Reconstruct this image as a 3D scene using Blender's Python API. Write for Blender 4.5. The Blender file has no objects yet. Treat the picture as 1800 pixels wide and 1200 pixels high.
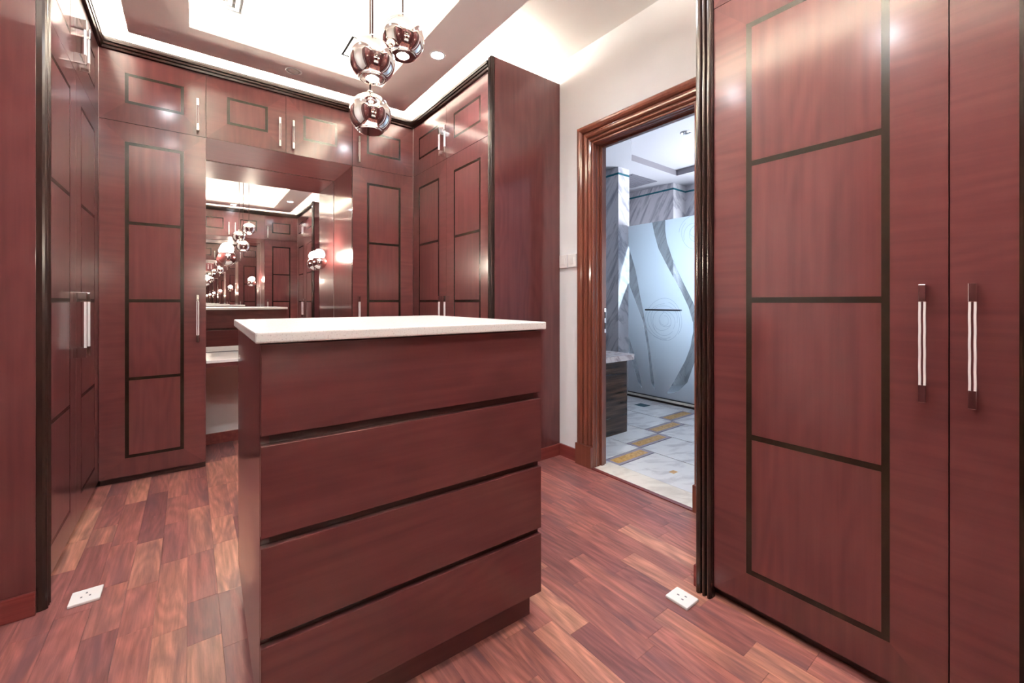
import bpy, bmesh, math, random
from mathutils import Vector

random.seed(7)
scn = bpy.context.scene
COL = scn.collection

# ------------------------------------------------------------------ camera, world, exposure
F_PX, CY, YAW, HCAM = 743.7, 530.3, 0.6508, 1.05
cam_data = bpy.data.cameras.new('camera')
cam = bpy.data.objects.new('camera', cam_data)
COL.objects.link(cam)
cam.location = (0, 0, HCAM)
cam.rotation_euler = (math.pi / 2, 0, -YAW)
cam_data.sensor_width = 36.0
cam_data.lens = F_PX / 1800 * 36.0
cam_data.shift_y = -(600 - CY) / 1800
cam_data.clip_start = 0.02
scn.camera = cam

world = bpy.data.worlds.new('world')
scn.world = world
world.use_nodes = True
world.node_tree.nodes['Background'].inputs[0].default_value = (0.75, 0.85, 1.0, 1)
world.node_tree.nodes['Background'].inputs[1].default_value = 0.6

scn.view_settings.view_transform = 'Standard'
scn.view_settings.look = 'None'
scn.view_settings.gamma = 1.0
scn.view_settings.use_curve_mapping = False
scn.view_settings.exposure = 0.1

cy = scn.cycles
cy.use_denoising = True
cy.max_bounces = 12
cy.diffuse_bounces = 5
cy.glossy_bounces = 9
cy.transmission_bounces = 8
cy.transparent_max_bounces = 10
cy.caustics_reflective = False
cy.caustics_refractive = False
cy.sample_clamp_indirect = 30.0
cy.blur_glossy = 0.3

# light strengths
LED_OUT, LED_IN = 680.0, 1000.0
DOWN, BULB, SCONCE = 260.0, 300.0, 260.0
DOWN_W = 30.0                              # beam of one tray downlight
BATH_PANE, BATH_ADDED = 34.0, 40.0  # pane and lamps added to light the bathroom

# ------------------------------------------------------------------ material helpers
MATS = {}
def nmat(name):
    m = bpy.data.materials.new(name); m.use_nodes = True
    MATS[name] = m
    nt = m.node_tree
    return m, nt, nt.nodes, nt.links, nt.nodes['Principled BSDF']

def simple(name, col, rough=0.5, metal=0.0, spec=0.5, emit=None, estr=0.0, noise=0.0):
    m, nt, N, L, b = nmat(name)
    b.inputs['Base Color'].default_value = (*col, 1)
    b.inputs['Roughness'].default_value = rough
    b.inputs['Metallic'].default_value = metal
    b.inputs['Specular IOR Level'].default_value = spec
    if emit:
        b.inputs['Emission Color'].default_value = (*emit, 1)
        b.inputs['Emission Strength'].default_value = estr
    if noise > 0:
        tc = N.new('ShaderNodeTexCoord'); nz = N.new('ShaderNodeTexNoise')
        nz.inputs['Scale'].default_value = 9; nz.inputs['Detail'].default_value = 4
        L.new(tc.outputs['Object'], nz.inputs['Vector'])
        mr = N.new('ShaderNodeMapRange'); mr.inputs[3].default_value = 1 - noise; mr.inputs[4].default_value = 1 + noise
        L.new(nz.outputs[0], mr.inputs[0])
        mx = N.new('ShaderNodeMix'); mx.data_type = 'RGBA'; mx.blend_type = 'MULTIPLY'
        mx.inputs[0].default_value = 1; mx.inputs[6].default_value = (*col, 1)
        L.new(mr.outputs[0], mx.inputs[7]); L.new(mx.outputs[2], b.inputs['Base Color'])
    return m

def ramp(N, stops):
    r = N.new('ShaderNodeValToRGB')
    e = r.color_ramp.elements
    while len(e) < len(stops): e.new(0.5)
    for i, (p, c) in enumerate(stops):
        e[i].position = p; e[i].color = (*c, 1)
    return r

def wood(name, axis, dark, mid, light, rough=0.30, grain=46.0, along=1.6, contrast=0.75, coat=0.15, rings=True):
    """veneer with grain running along local axis (0 x, 1 y, 2 z)"""
    m, nt, N, L, b = nmat(name)
    tc = N.new('ShaderNodeTexCoord'); oi = N.new('ShaderNodeObjectInfo')
    off = N.new('ShaderNodeVectorMath'); off.operation = 'SCALE'
    cv = N.new('ShaderNodeCombineXYZ')
    for i in range(3): L.new(oi.outputs['Random'], cv.inputs[i])
    L.new(cv.outputs[0], off.inputs[0]); off.inputs['Scale'].default_value = 17.3
    add = N.new('ShaderNodeVectorMath'); L.new(tc.outputs['Object'], add.inputs[0]); L.new(off.outputs[0], add.inputs[1])
    def mapped(across, alg):
        mp = N.new('ShaderNodeMapping')
        s = [across] * 3; s[axis] = alg
        mp.inputs['Scale'].default_value = s
        L.new(add.outputs[0], mp.inputs['Vector']); return mp
    n1 = N.new('ShaderNodeTexNoise'); n1.inputs['Scale'].default_value = 1; n1.inputs['Detail'].default_value = 5
    n1.inputs['Roughness'].default_value = 0.6
    L.new(mapped(grain, along).outputs[0], n1.inputs['Vector'])
    # broad cathedral figure: contour lines of a stretched smooth noise
    n2 = N.new('ShaderNodeTexNoise'); n2.inputs['Scale'].default_value = 1; n2.inputs['Detail'].default_value = 1.0
    L.new(mapped(grain * 0.13, along * 0.75).outputs[0], n2.inputs['Vector'])
    ml = N.new('ShaderNodeMath'); ml.operation = 'MULTIPLY'; ml.inputs[1].default_value = 55.0
    L.new(n2.outputs[0], ml.inputs[0])
    sn = N.new('ShaderNodeMath'); sn.operation = 'SINE'; L.new(ml.outputs[0], sn.inputs[0])
    n3 = N.new('ShaderNodeTexNoise'); n3.inputs['Scale'].default_value = 3.2; n3.inputs['Detail'].default_value = 2
    L.new(add.outputs[0], n3.inputs['Vector'])
    # sum
    a1 = N.new('ShaderNodeMath'); a1.operation = 'MULTIPLY_ADD'
    L.new(n1.outputs[0], a1.inputs[0]); a1.inputs[1].default_value = 0.75 * contrast; a1.inputs[2].default_value = 0.5 - 0.375 * contrast
    a2 = N.new('ShaderNodeMath'); a2.operation = 'MULTIPLY_ADD'
    L.new(sn.outputs[0], a2.inputs[0]); a2.inputs[1].default_value = (0.085 if rings else 0.0) * contrast; L.new(a1.outputs[0], a2.inputs[2])
    a3 = N.new('ShaderNodeMath'); a3.operation = 'MULTIPLY_ADD'
    L.new(n3.outputs[0], a3.inputs[0]); a3.inputs[1].default_value = 0.36; L.new(a2.outputs[0], a3.inputs[2])
    sub = N.new('ShaderNodeMath'); sub.operation = 'SUBTRACT'; L.new(a3.outputs[0], sub.inputs[0]); sub.inputs[1].default_value = 0.18
    r = ramp(N, [(0.25, dark), (0.5, mid), (0.78, light)])
    L.new(sub.outputs[0], r.inputs[0])
    L.new(r.outputs[0], b.inputs['Base Color'])
    b.inputs['Roughness'].default_value = rough
    b.inputs['Specular IOR Level'].default_value = 0.2
    b.inputs['Coat Weight'].default_value = 0.72
    b.inputs['Coat Roughness'].default_value = coat
    b.inputs['Coat IOR'].default_value = 1.5
    return m

WD, WM, WL = (0.080, 0.0220, 0.0235), (0.105, 0.0305, 0.0315), (0.132, 0.041, 0.0405)
wood_v = wood('mahogany_vertical', 2, WD, WM, WL)
wood_h = wood('mahogany_horizontal', 0, WD, WM, WL)
wood_rail = wood('mahogany_rail', 2, tuple(c * 0.86 for c in WD), tuple(c * 0.86 for c in WM), tuple(c * 0.86 for c in WL))
wood_side = wood('mahogany_side', 2, WD, WM, WL, coat=0.06)
casing_mat = wood('casing_wood', 2, (0.10, 0.028, 0.018), (0.165, 0.050, 0.032), (0.23, 0.078, 0.046), rough=0.3, coat=0.08, grain=60, contrast=0.6, rings=False)
base_mat = wood('baseboard_wood', 1, (0.12, 0.022, 0.02), (0.18, 0.035, 0.032), (0.24, 0.06, 0.05), rough=0.3, contrast=1.2, rings=False)
inlay = simple('inlay_dark', (0.014, 0.007, 0.004), 0.22, spec=0.4)
dark_mould = simple('wenge_moulding', (0.022, 0.010, 0.008), 0.2)
plinth_mat = simple('plinth_dark', (0.05, 0.016, 0.013), 0.4, noise=0.2)
gap_mat = simple('drawer_channel_dark', (0.05, 0.012, 0.010), 0.4)
chrome = simple('chrome', (0.82, 0.80, 0.78), 0.08, 1.0)
mirror_chrome = simple('mirror_globe', (0.95, 0.92, 0.90), 0.015, 1.0)
dark_steel = simple('dark_steel', (0.10, 0.10, 0.12), 0.25, 1.0)
mirror_mat = simple('mirror_silver', (0.92, 0.91, 0.90), 0.0, 1.0)
acrylic = simple('milky_acrylic', (0.92, 0.88, 0.87), 0.12)
acrylic.node_tree.nodes['Principled BSDF'].inputs['Transmission Weight'].default_value = 0.15
paint_white = simple('white_paint', (0.86, 0.85, 0.82), 0.7, noise=0.02)
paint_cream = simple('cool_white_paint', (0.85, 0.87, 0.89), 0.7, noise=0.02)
paint_ring = simple('tray_paint', (0.88, 0.82, 0.80), 0.6, noise=0.02)
paint_grey = simple('niche_paint', (0.80, 0.76, 0.73), 0.7, noise=0.02)
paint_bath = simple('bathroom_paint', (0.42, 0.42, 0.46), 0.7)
fascia_shade_mat = simple('fascia_shaded', (0.26, 0.245, 0.27), 0.5)  # shade on the recess fascia put into a darker taupe
plastic = simple('white_plastic', (0.88, 0.88, 0.87), 0.3)
black_hole = simple('socket_hole', (0.02, 0.02, 0.02), 0.6)
cable_mat = simple('cable_brown', (0.06, 0.03, 0.03), 0.5)
led_mat = simple('led_warm', (1, 1, 1), 0.5, emit=(1.0, 0.91, 0.78), estr=LED_OUT)
led_in_mat = simple('led_neutral', (1, 1, 1), 0.5, emit=(1.0, 0.88, 0.70), estr=LED_IN)
down_mat = simple('downlight_glow', (1, 1, 1), 0.5, emit=(0.88, 0.93, 1.0), estr=DOWN)
down_off = simple('downlight_lens', (0.75, 0.68, 0.64), 0.25)
bulb_mat = simple('bulb_glow', (1, 1, 1), 0.5, emit=(1.0, 0.88, 0.74), estr=BULB)
bulb_off = simple('bulb_unlit', (0.55, 0.52, 0.50), 0.08)
sconce_mat = simple('sconce_glow', (1, 1, 1), 0.5, emit=(1.0, 0.88, 0.72), estr=SCONCE)
bath_added_mat = simple('bath_added_glow', (1, 1, 1), 0.5, emit=(0.80, 0.87, 1.0), estr=BATH_ADDED)  # for the unseen lamps added in the bathroom
added_pane_mat = simple('added_glow_pane', (0.8, 0.85, 0.9), 0.4, emit=(0.86, 0.92, 1.0), estr=BATH_PANE)  # emissive pane added as a light source behind the shower glass
teal = simple('teal_band_tile', (0.02, 0.13, 0.17), 0.25)
grout = simple('grout_grey', (0.20, 0.21, 0.24), 0.7, noise=0.1)
mosaic = simple('mosaic_mauve', (0.34, 0.30, 0.38), 0.4, noise=0.25)
vent_grey = simple('vent_grey', (0.16, 0.16, 0.19), 0.5)
vent_white = simple('vent_white', (0.82, 0.82, 0.82), 0.5)
vent_pale = simple('vent_slot_pale', (0.22, 0.22, 0.23), 0.7)
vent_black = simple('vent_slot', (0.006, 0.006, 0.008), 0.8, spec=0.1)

def marble(name, base, vein, scale=2.0, rough=0.15, rot=0.9, thr=(0.45, 0.62)):
    m, nt, N, L, b = nmat(name)
    ge = N.new('ShaderNodeNewGeometry'); cb = N.new('ShaderNodeCombineXYZ')
    for q, (d, k) in enumerate((((0.30, -0.50, 0.87), 1.0), ((0.35, 0.87, 0.50), 9.0), ((0.9, -0.3, 0.1), 4.0))):
        dt = N.new('ShaderNodeVectorMath'); dt.operation = 'DOT_PRODUCT'
        L.new(ge.outputs['Position'], dt.inputs[0]); dt.inputs[1].default_value = [c * k * scale for c in d]
        L.new(dt.outputs['Value'], cb.inputs[q])
    n = N.new('ShaderNodeTexNoise'); n.inputs['Scale'].default_value = 1.0; n.inputs['Detail'].default_value = 6
    n.inputs['Roughness'].default_value = 0.6; n.inputs['Distortion'].default_value = 0.5
    L.new(cb.outputs[0], n.inputs['Vector'])
    r = ramp(N, [(0.30, vein), (0.44, tuple(0.5 * a + 0.5 * c for a, c in zip(base, vein))), (0.52, base), (0.75, base)])
    L.new(n.outputs[0], r.inputs[0]); L.new(r.outputs[0], b.inputs['Base Color'])
    b.inputs['Roughness'].default_value = rough
    return m
marble_wall = marble('marble_wall', (0.58, 0.57, 0.60), (0.26, 0.26, 0.30), 1.9)
marble_tile = marble('marble_floor_tile', (0.80, 0.80, 0.80), (0.55, 0.54, 0.56), 1.3, 0.2)
marble_cream = marble('marble_threshold', (0.84, 0.79, 0.70), (0.66, 0.60, 0.52), 1.2, 0.25)
marble_top = marble('marble_deck_top', (0.78, 0.72, 0.70), (0.35, 0.26, 0.27), 4.0, 0.15)
def striped_stone():
    m, nt, N, L, b = nmat('striped_brown_marble')
    ge = N.new('ShaderNodeNewGeometry'); mp = N.new('ShaderNodeMapping')
    mp.inputs['Scale'].default_value = (2.0, 2.0, 34.0); mp.inputs['Rotation'].default_value = (0.06, 0.10, 0)
    L.new(ge.outputs['Position'], mp.inputs['Vector'])
    n = N.new('ShaderNodeTexNoise'); n.inputs['Scale'].default_value = 1.0; n.inputs['Detail'].default_value = 6
    L.new(mp.outputs[0], n.inputs['Vector'])
    r = ramp(N, [(0.3, (0.012, 0.010, 0.011)), (0.5, (0.055, 0.032, 0.024)), (0.62, (0.10, 0.055, 0.035)), (0.75, (0.12, 0.11, 0.12))])
    L.new(n.outputs[0], r.inputs[0]); L.new(r.outputs[0], b.inputs['Base Color']); b.inputs['Roughness'].default_value = 0.12
    return m
stripe_stone = striped_stone()
def gold():
    m, nt, N, L, b = nmat('gold_mosaic')
    ge = N.new('ShaderNodeNewGeometry'); v = N.new('ShaderNodeTexVoronoi'); v.inputs['Scale'].default_value = 70
    L.new(ge.outputs['Position'], v.inputs['Vector'])
    r = ramp(N, [(0.0, (0.42, 0.20, 0.045)), (0.5, (0.62, 0.36, 0.10)), (1.0, (0.70, 0.47, 0.2))])
    L.new(v.outputs['Color'], r.inputs[0]); L.new(r.outputs[0], b.inputs['Base Color']); b.inputs['Roughness'].default_value = 0.3
    return m
gold_mat = gold()
def quartz():
    m, nt, N, L, b = nmat('white_quartz')
    tc = N.new('ShaderNodeTexCoord'); v = N.new('ShaderNodeTexNoise'); v.inputs['Scale'].default_value = 260; v.inputs['Detail'].default_value = 2
    L.new(tc.outputs['Object'], v.inputs['Vector'])
    r = ramp(N, [(0.25, (0.55, 0.50, 0.48)), (0.42, (0.84, 0.82, 0.79)), (1.0, (0.88, 0.87, 0.85))])
    L.new(v.outputs[0], r.inputs[0]); L.new(r.outputs[0], b.inputs['Base Color']); b.inputs['Roughness'].default_value = 0.16
    return m
quartz_mat = quartz()
def stripmat():
    m, nt, N, L, b = nmat('laminate_strip')
    tc = N.new('ShaderNodeTexCoord'); oi = N.new('ShaderNodeObjectInfo')
    cv = N.new('ShaderNodeCombineXYZ')
    for i in range(3): L.new(oi.outputs['Random'], cv.inputs[i])
    off = N.new('ShaderNodeVectorMath'); off.operation = 'SCALE'; off.inputs['Scale'].default_value = 31.7
    L.new(cv.outputs[0], off.inputs[0])
    add = N.new('ShaderNodeVectorMath'); L.new(tc.outputs['Object'], add.inputs[0]); L.new(off.outputs[0], add.inputs[1])
    def mp(s):
        q = N.new('ShaderNodeMapping'); q.inputs['Scale'].default_value = s; L.new(add.outputs[0], q.inputs['Vector']); return q
    # base tone per strip
    wn = N.new('ShaderNodeTexWhiteNoise'); wn.noise_dimensions = '1D'; L.new(oi.outputs['Random'], wn.inputs['W'])
    tone = ramp(N, [(0.0, (0.19, 0.070, 0.070)), (0.3, (0.30, 0.108, 0.094)), (0.6, (0.37, 0.138, 0.112)), (0.82, (0.45, 0.19, 0.138)), (1.0, (0.52, 0.25, 0.175))])
    L.new(wn.outputs['Value'], tone.inputs[0])
    # fine grain
    n1 = N.new('ShaderNodeTexNoise'); n1.inputs['Scale'].default_value = 1; n1.inputs['Detail'].default_value = 7; n1.inputs['Roughness'].default_value = 0.68
    n1.inputs['Distortion'].default_value = 0.4
    L.new(mp((75, 4.5, 1)).outputs[0], n1.inputs['Vector'])
    # dark smoky streaks
    n2 = N.new('ShaderNodeTexNoise'); n2.inputs['Scale'].default_value = 1; n2.inputs['Detail'].default_value = 4
    n2.inputs['Distortion'].default_value = 0.8
    L.new(mp((15, 2.6, 1)).outputs[0], n2.inputs['Vector'])
    # cathedral lines
    n3 = N.new('ShaderNodeTexNoise'); n3.inputs['Scale'].default_value = 1; n3.inputs['Detail'].default_value = 0.5
    L.new(mp((9, 1.6, 1)).outputs[0], n3.inputs['Vector'])
    ml = N.new('ShaderNodeMath'); ml.operation = 'MULTIPLY'; ml.inputs[1].default_value = 70; L.new(n3.outputs[0], ml.inputs[0])
    sn = N.new('ShaderNodeMath'); sn.operation = 'SINE'; L.new(ml.outputs[0], sn.inputs[0])
    g = N.new('ShaderNodeMapRange'); g.inputs[1].default_value = 0.3; g.inputs[2].default_value = 0.7; g.inputs[3].default_value = 0.55; g.inputs[4].default_value = 1.35
    L.new(n1.outputs[0], g.inputs[0])
    s = N.new('ShaderNodeMapRange'); s.inputs[1].default_value = -1; s.inputs[2].default_value = 1; s.inputs[3].default_value = 0.80; s.inputs[4].default_value = 1.10
    L.new(sn.outputs[0], s.inputs[0])
    mu = N.new('ShaderNodeMath'); mu.operation = 'MULTIPLY'; L.new(g.outputs[0], mu.inputs[0]); L.new(s.outputs[0], mu.inputs[1])
    mx = N.new('ShaderNodeMix'); mx.data_type = 'RGBA'; mx.blend_type = 'MULTIPLY'; mx.inputs[0].default_value = 1
    L.new(tone.outputs[0], mx.inputs[6]); L.new(mu.outputs[0], mx.inputs[7])
    sk = N.new('ShaderNodeMapRange'); sk.inputs[1].default_value = 0.47; sk.inputs[2].default_value = 0.68; sk.inputs[3].default_value = 0.0; sk.inputs[4].default_value = 0.75
    L.new(n2.outputs[0], sk.inputs[0])
    m2 = N.new('ShaderNodeMix'); m2.data_type = 'RGBA'; L.new(sk.outputs[0], m2.inputs[0])
    L.new(mx.outputs[2], m2.inputs[6]); m2.inputs[7].default_value = (0.12, 0.055, 0.064, 1)
    L.new(m2.outputs[2], b.inputs['Base Color'])
    b.inputs['Roughness'].default_value = 0.34
    bp = N.new('ShaderNodeBump'); bp.inputs['Strength'].default_value = 0.08; bp.inputs['Distance'].default_value = 0.001
    L.new(n1.outputs[0], bp.inputs['Height']); L.new(bp.outputs[0], b.inputs['Normal'])
    return m
strip_mat = stripmat()
def frosted():
    m = bpy.data.materials.new('frosted_glass'); m.use_nodes = True
    nt = m.node_tree; N = nt.nodes; L = nt.links; N.remove(N['Principled BSDF'])
    out = N['Material Output']
    d = N.new('ShaderNodeBsdfDiffuse'); d.inputs[0].default_value = (0.84, 0.85, 0.88, 1)
    t = N.new('ShaderNodeBsdfTranslucent'); t.inputs[0].default_value = (0.86, 0.90, 0.95, 1)
    g = N.new('ShaderNodeBsdfGlossy'); g.inputs['Roughness'].default_value = 0.3
    m1 = N.new('ShaderNodeMixShader'); m1.inputs[0].default_value = 0.62
    L.new(d.outputs[0], m1.inputs[1]); L.new(t.outputs[0], m1.inputs[2])
    m2 = N.new('ShaderNodeMixShader'); m2.inputs[0].default_value = 0.05
    L.new(m1.outputs[0], m2.inputs[1]); L.new(g.outputs[0], m2.inputs[2])
    L.new(m2.outputs[0], out.inputs['Surface']); return m
frost_mat = frosted()
def clearglass():
    m = bpy.data.materials.new('clear_glass'); m.use_nodes = True
    nt = m.node_tree; N = nt.nodes; L = nt.links; N.remove(N['Principled BSDF'])
    out = N['Material Output']
    t = N.new('ShaderNodeBsdfTransparent'); t.inputs[0].default_value = (0.66, 0.72, 0.75, 1)
    d = N.new('ShaderNodeBsdfTranslucent'); d.inputs[0].default_value = (0.75, 0.80, 0.84, 1)
    g = N.new('ShaderNodeBsdfGlossy'); g.inputs['Roughness'].default_value = 0.02
    m1 = N.new('ShaderNodeMixShader'); m1.inputs[0].default_value = 0.03
    L.new(t.outputs[0], m1.inputs[1]); L.new(d.outputs[0], m1.inputs[2])
    fr = N.new('ShaderNodeFresnel'); fr.inputs[0].default_value = 1.5
    m2 = N.new('ShaderNodeMixShader'); L.new(fr.outputs[0], m2.inputs[0])
    L.new(m1.outputs[0], m2.inputs[1]); L.new(g.outputs[0], m2.inputs[2])
    L.new(m2.outputs[0], out.inputs['Surface']); return m
clear_mat = clearglass()

# ------------------------------------------------------------------ mesh helpers
CACHE = {}
def link(name, me, mat, parent=None, loc=(0, 0, 0), rotz=0.0):
    o = bpy.data.objects.new(name, me); COL.objects.link(o)
    o.location = loc; o.rotation_euler = (0, 0, rotz)
    if mat is not None and len(me.materials) == 0: me.materials.append(mat)
    if parent is not None: o.parent = parent
    return o
def pydata(name, verts, faces, mat, parent=None, loc=(0, 0, 0), rotz=0.0, smooth=False):
    me = bpy.data.meshes.new(name); me.from_pydata(verts, [], faces); me.update()
    bm = bmesh.new(); bm.from_mesh(me); bmesh.ops.recalc_face_normals(bm, faces=bm.faces); bm.to_mesh(me); bm.free()
    if smooth:
        for p in me.polygons: p.use_smooth = True
    return link(name, me, mat, parent, loc, rotz)
def boxmesh(dx, dy, dz, bev):
    bm = bmesh.new(); bmesh.ops.create_cube(bm, size=1.0)
    for v in bm.verts: v.co = Vector(((v.co.x + .5) * dx, (v.co.y + .5) * dy, (v.co.z + .5) * dz))
    if bev > 0: bmesh.ops.bevel(bm, geom=list(bm.edges), offset=bev, segments=2, affect='EDGES', profile=0.6)
    return bm
def box(name, x0, x1, y0, y1, z0, z1, mat, parent=None, bev=0.0):
    """box object whose own origin is its low corner; identical sizes share mesh data"""
    key = (round(x1 - x0, 4), round(y1 - y0, 4), round(z1 - z0, 4), bev, mat.name)
    me = CACHE.get(key)
    if me is None:
        bm = boxmesh(x1 - x0, y1 - y0, z1 - z0, bev)
        me = bpy.data.meshes.new(name); bm.to_mesh(me); bm.free(); CACHE[key] = me
    return link(name, me, mat, parent, (x0, y0, z0))
def boxes(name, lst, mat, parent=None, loc=(0, 0, 0), bev=0.0):
    """several boxes that form one rigid piece"""
    bm = bmesh.new()
    for (x0, x1, y0, y1, z0, z1) in lst:
        r = bmesh.ops.create_cube(bm, size=1.0)
        for v in r['verts']: v.co = Vector(((x0 + x1) / 2 + v.co.x * (x1 - x0), (y0 + y1) / 2 + v.co.y * (y1 - y0), (z0 + z1) / 2 + v.co.z * (z1 - z0)))
        if bev > 0:
            ed = list({e for v in r['verts'] for e in v.link_edges})
            bmesh.ops.bevel(bm, geom=ed, offset=bev, segments=2, affect='EDGES')
    me = bpy.data.meshes.new(name); bm.to_mesh(me); bm.free()
    return link(name, me, mat, parent, loc)
def lathe(name, prof, mat, parent=None, loc=(0, 0, 0), seg=40, smooth=True):
    verts, faces = [], []
    for (r, z) in prof:
        for k in range(seg):
            a = 2 * math.pi * k / seg; verts.append((r * math.cos(a), r * math.sin(a), z))
    for i in range(len(prof) - 1):
        for k in range(seg):
            k2 = (k + 1) % seg
            faces.append((i * seg + k, i * seg + k2, (i + 1) * seg + k2, (i + 1) * seg + k))
    if prof[0][0] > 1e-5: faces.append(tuple(range(seg - 1, -1, -1)))
    if prof[-1][0] > 1e-5: faces.append(tuple((len(prof) - 1) * seg + k for k in range(seg)))
    me = bpy.data.meshes.new(name); me.from_pydata(verts, [], faces); me.update()
    bm = bmesh.new(); bm.from_mesh(me); bmesh.ops.remove_doubles(bm, verts=bm.verts, dist=1e-6); bmesh.ops.recalc_face_normals(bm, faces=bm.faces)
    for f in bm.faces: f.smooth = smooth and len(f.verts) <= 4
    bm.to_mesh(me); bm.free()
    return link(name, me, mat, parent, loc)
def prism(name, prof, axis, a, b, mat, parent=None, loc=(0, 0, 0), smooth=False, key=None):
    """closed 2-D profile extruded along an axis; profile holds the two other coordinates in order"""
    n = len(prof); verts = []
    for t in (a, b):
        for (p, q) in prof:
            verts.append({0: (t, p, q), 1: (p, t, q), 2: (p, q, t)}[axis])
    faces = [(i, (i + 1) % n, n + (i + 1) % n, n + i) for i in range(n)] + [tuple(range(n - 1, -1, -1)), tuple(range(n, 2 * n))]
    return pydata(name, verts, faces, mat, parent, loc, 0, smooth)
def empty(name, loc, rotz=0.0):
    o = bpy.data.objects.new(name, None); COL.objects.link(o); o.location = loc; o.rotation_euler = (0, 0, rotz)
    o.empty_display_size = 0.1
    return o
def tag(o, label, cat, group=None):
    o['label'] = label; o['category'] = cat
    if group: o['group'] = group
    return o
def struct(o, label=None):
    o['kind'] = 'structure'
    if label: o['label'] = label
    return o

# ------------------------------------------------------------------ measured layout
XL, XR, XD = -0.4094, 1.4805, 2.032
YB, YF, YM = 3.3027, -0.413, 3.827
YFM = YF - (YM - YB)                      # mirror plane of the opposite vanity
XNL, XNR = 0.0817, 0.9861
ZDB, ZSE, ZCR, ZTOP, ZCEIL = 0.039, 2.0878, 2.4862, 2.549, 2.692
XLW = XL - 0.5516
YBW, YFW = YM + 0.006, YFM - 0.006

# ------------------------------------------------------------------ shell
floor = struct(boxes('floor', [(XLW - 0.1, XD, YFW - 0.1, YBW + 0.1, -0.12, -0.004)], plinth_mat), 'strip laminate floor of the dressing room')
# floor strips, run along the room
SP, SX0 = 0.0875, -0.007
def strips(k, ya, yb, fixed=()):
    cuts = sorted(c for c in fixed if ya < c < yb)
    ys = [ya]; lim = cuts + [yb]
    for c in lim:
        while c - ys[-1] > 0.62:
            ys.append(ys[-1] + random.uniform(0.26, 0.52))
        if c - ys[-1] < 0.12 and len(ys) > 1: ys[-1] = c
        else: ys.append(c)
    for a, b in zip(ys[:-1], ys[1:]):
        box('plank', SX0 + k * SP + 0.0003, SX0 + (k + 1) * SP - 0.0003, a + 0.0003, b - 0.0003, -0.004 , 0.0, strip_mat, floor, 0.0004)
FIX = {11: (0.951,), 15: (0.582, 1.06), 0: (1.855, 2.205), -1: (2.195, 1.73), -4: (2.72,), -2: (1.80, 2.44), 16: (1.1,), 10: (1.03,)}
for k in range(-5, 18):
    strips(k, YF + 0.0, YB + (0.52 if 1 <= k <= 10 else 0.04), FIX.get(k, ()))
for k in range(18, 23):
    strips(k, 0.80, 2.15)
box('plank', SX0 + 23 * SP + 0.0003, XD, 0.80, 1.45, -0.004, 0, strip_mat, floor, 0.0004)
box('plank', SX0 + 23 * SP + 0.0003, XD, 1.4506, 2.15, -0.004, 0, strip_mat, floor, 0.0004)
for k in range(-8, -5):
    strips(k, 0.80, 2.13)

struct(box('ceiling', XLW - 0.1, XD + 0.11, YFW - 0.1, YBW + 0.1, ZCEIL, ZCEIL + 0.1, paint_white), 'flat white ceiling above the floating tray')
struct(box('wall_left', XLW - 0.1, XLW, YFW, YBW, -0.004, ZCEIL, paint_white), 'white side wall between the wardrobes')
struct(box('wall_back', XLW - 0.1, XD + 0.11, YBW, YBW + 0.1, -0.004, ZCEIL, paint_grey), 'pale wall behind the mirror vanity')
struct(box('wall_front', XLW - 0.1, XD + 0.11, YFW - 0.1, YFW, -0.004, ZCEIL, paint_grey), 'pale wall behind the opposite vanity')
DY0, DY1, DZ = 1.139, 1.81, 2.045          # bathroom doorway
XDB = XD + 0.112
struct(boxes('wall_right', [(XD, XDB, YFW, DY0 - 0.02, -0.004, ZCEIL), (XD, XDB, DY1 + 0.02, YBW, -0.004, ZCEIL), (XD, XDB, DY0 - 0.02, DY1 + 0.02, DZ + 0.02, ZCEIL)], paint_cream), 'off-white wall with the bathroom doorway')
def baseboard(name, x0, x1, y0, y1, z1=0.08):
    return struct(box(name, x0, x1, y0, y1, 0, z1, base_mat, None, 0.003))
baseboard('baseboard_right', XD - 0.014, XD, DY1 + 0.135, 2.1263 - 0.014)
baseboard('baseboard_left', XLW, XLW + 0.014, 0.84, 2.095)
baseboard('baseboard_back', XNL + 0.002, XNR - 0.002, YBW - 0.016, YBW)
baseboard('baseboard_front', XNL + 0.002, XNR - 0.002, YFW, YFW + 0.016)

# ------------------------------------------------------------------ floating ceiling tray with cove light
ROX0, ROX1, ROY0, ROY1 = -0.274, 1.343, -0.281, 3.171
RIX0, RIX1, RIY0, RIY1 = -0.002, 1.069, -0.013, 2.907
ring = struct(empty('ceiling_tray', ((ROX0 + ROX1) / 2, (ROY0 + ROY1) / 2, 2.55)), 'floating rectangular taupe ceiling tray with hidden cove light')
rc = ring.location.copy()
def rect_ring(name, o, i, z0, z1, mat, parent):
    (ox0, ox1, oy0, oy1), (ix0, ix1, iy0, iy1) = o, i
    O = [(ox0, oy0), (ox1, oy0), (ox1, oy1), (ox0, oy1)]; I = [(ix0, iy0), (ix1, iy0), (ix1, iy1), (ix0, iy1)]
    v = [(x - rc.x, y - rc.y, z - rc.z) for z in (z0, z1) for (x, y) in O + I]
    f = []
    for k in range(4):
        j = (k + 1) % 4
        f += [(k, j, 4 + j, 4 + k), (8 + k, 12 + k, 12 + j, 8 + j), (k, 8 + k, 8 + j, j), (4 + k, 4 + j, 12 + j, 12 + k)]
    return pydata(name, v, f, mat, parent)
def inset(r, d): return (r[0] + d, r[1] - d, r[2] + d, r[3] - d)
RO, RI = (ROX0, ROX1, ROY0, ROY1), (RIX0, RIX1, RIY0, RIY1)
rect_ring('tray_band', RO, RI, 2.55, 2.572, paint_ring, ring)
rect_ring('tray_upstand', inset(RO, 0.085), inset(RI, -0.085), 2.572, ZCEIL, paint_white, ring)
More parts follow.
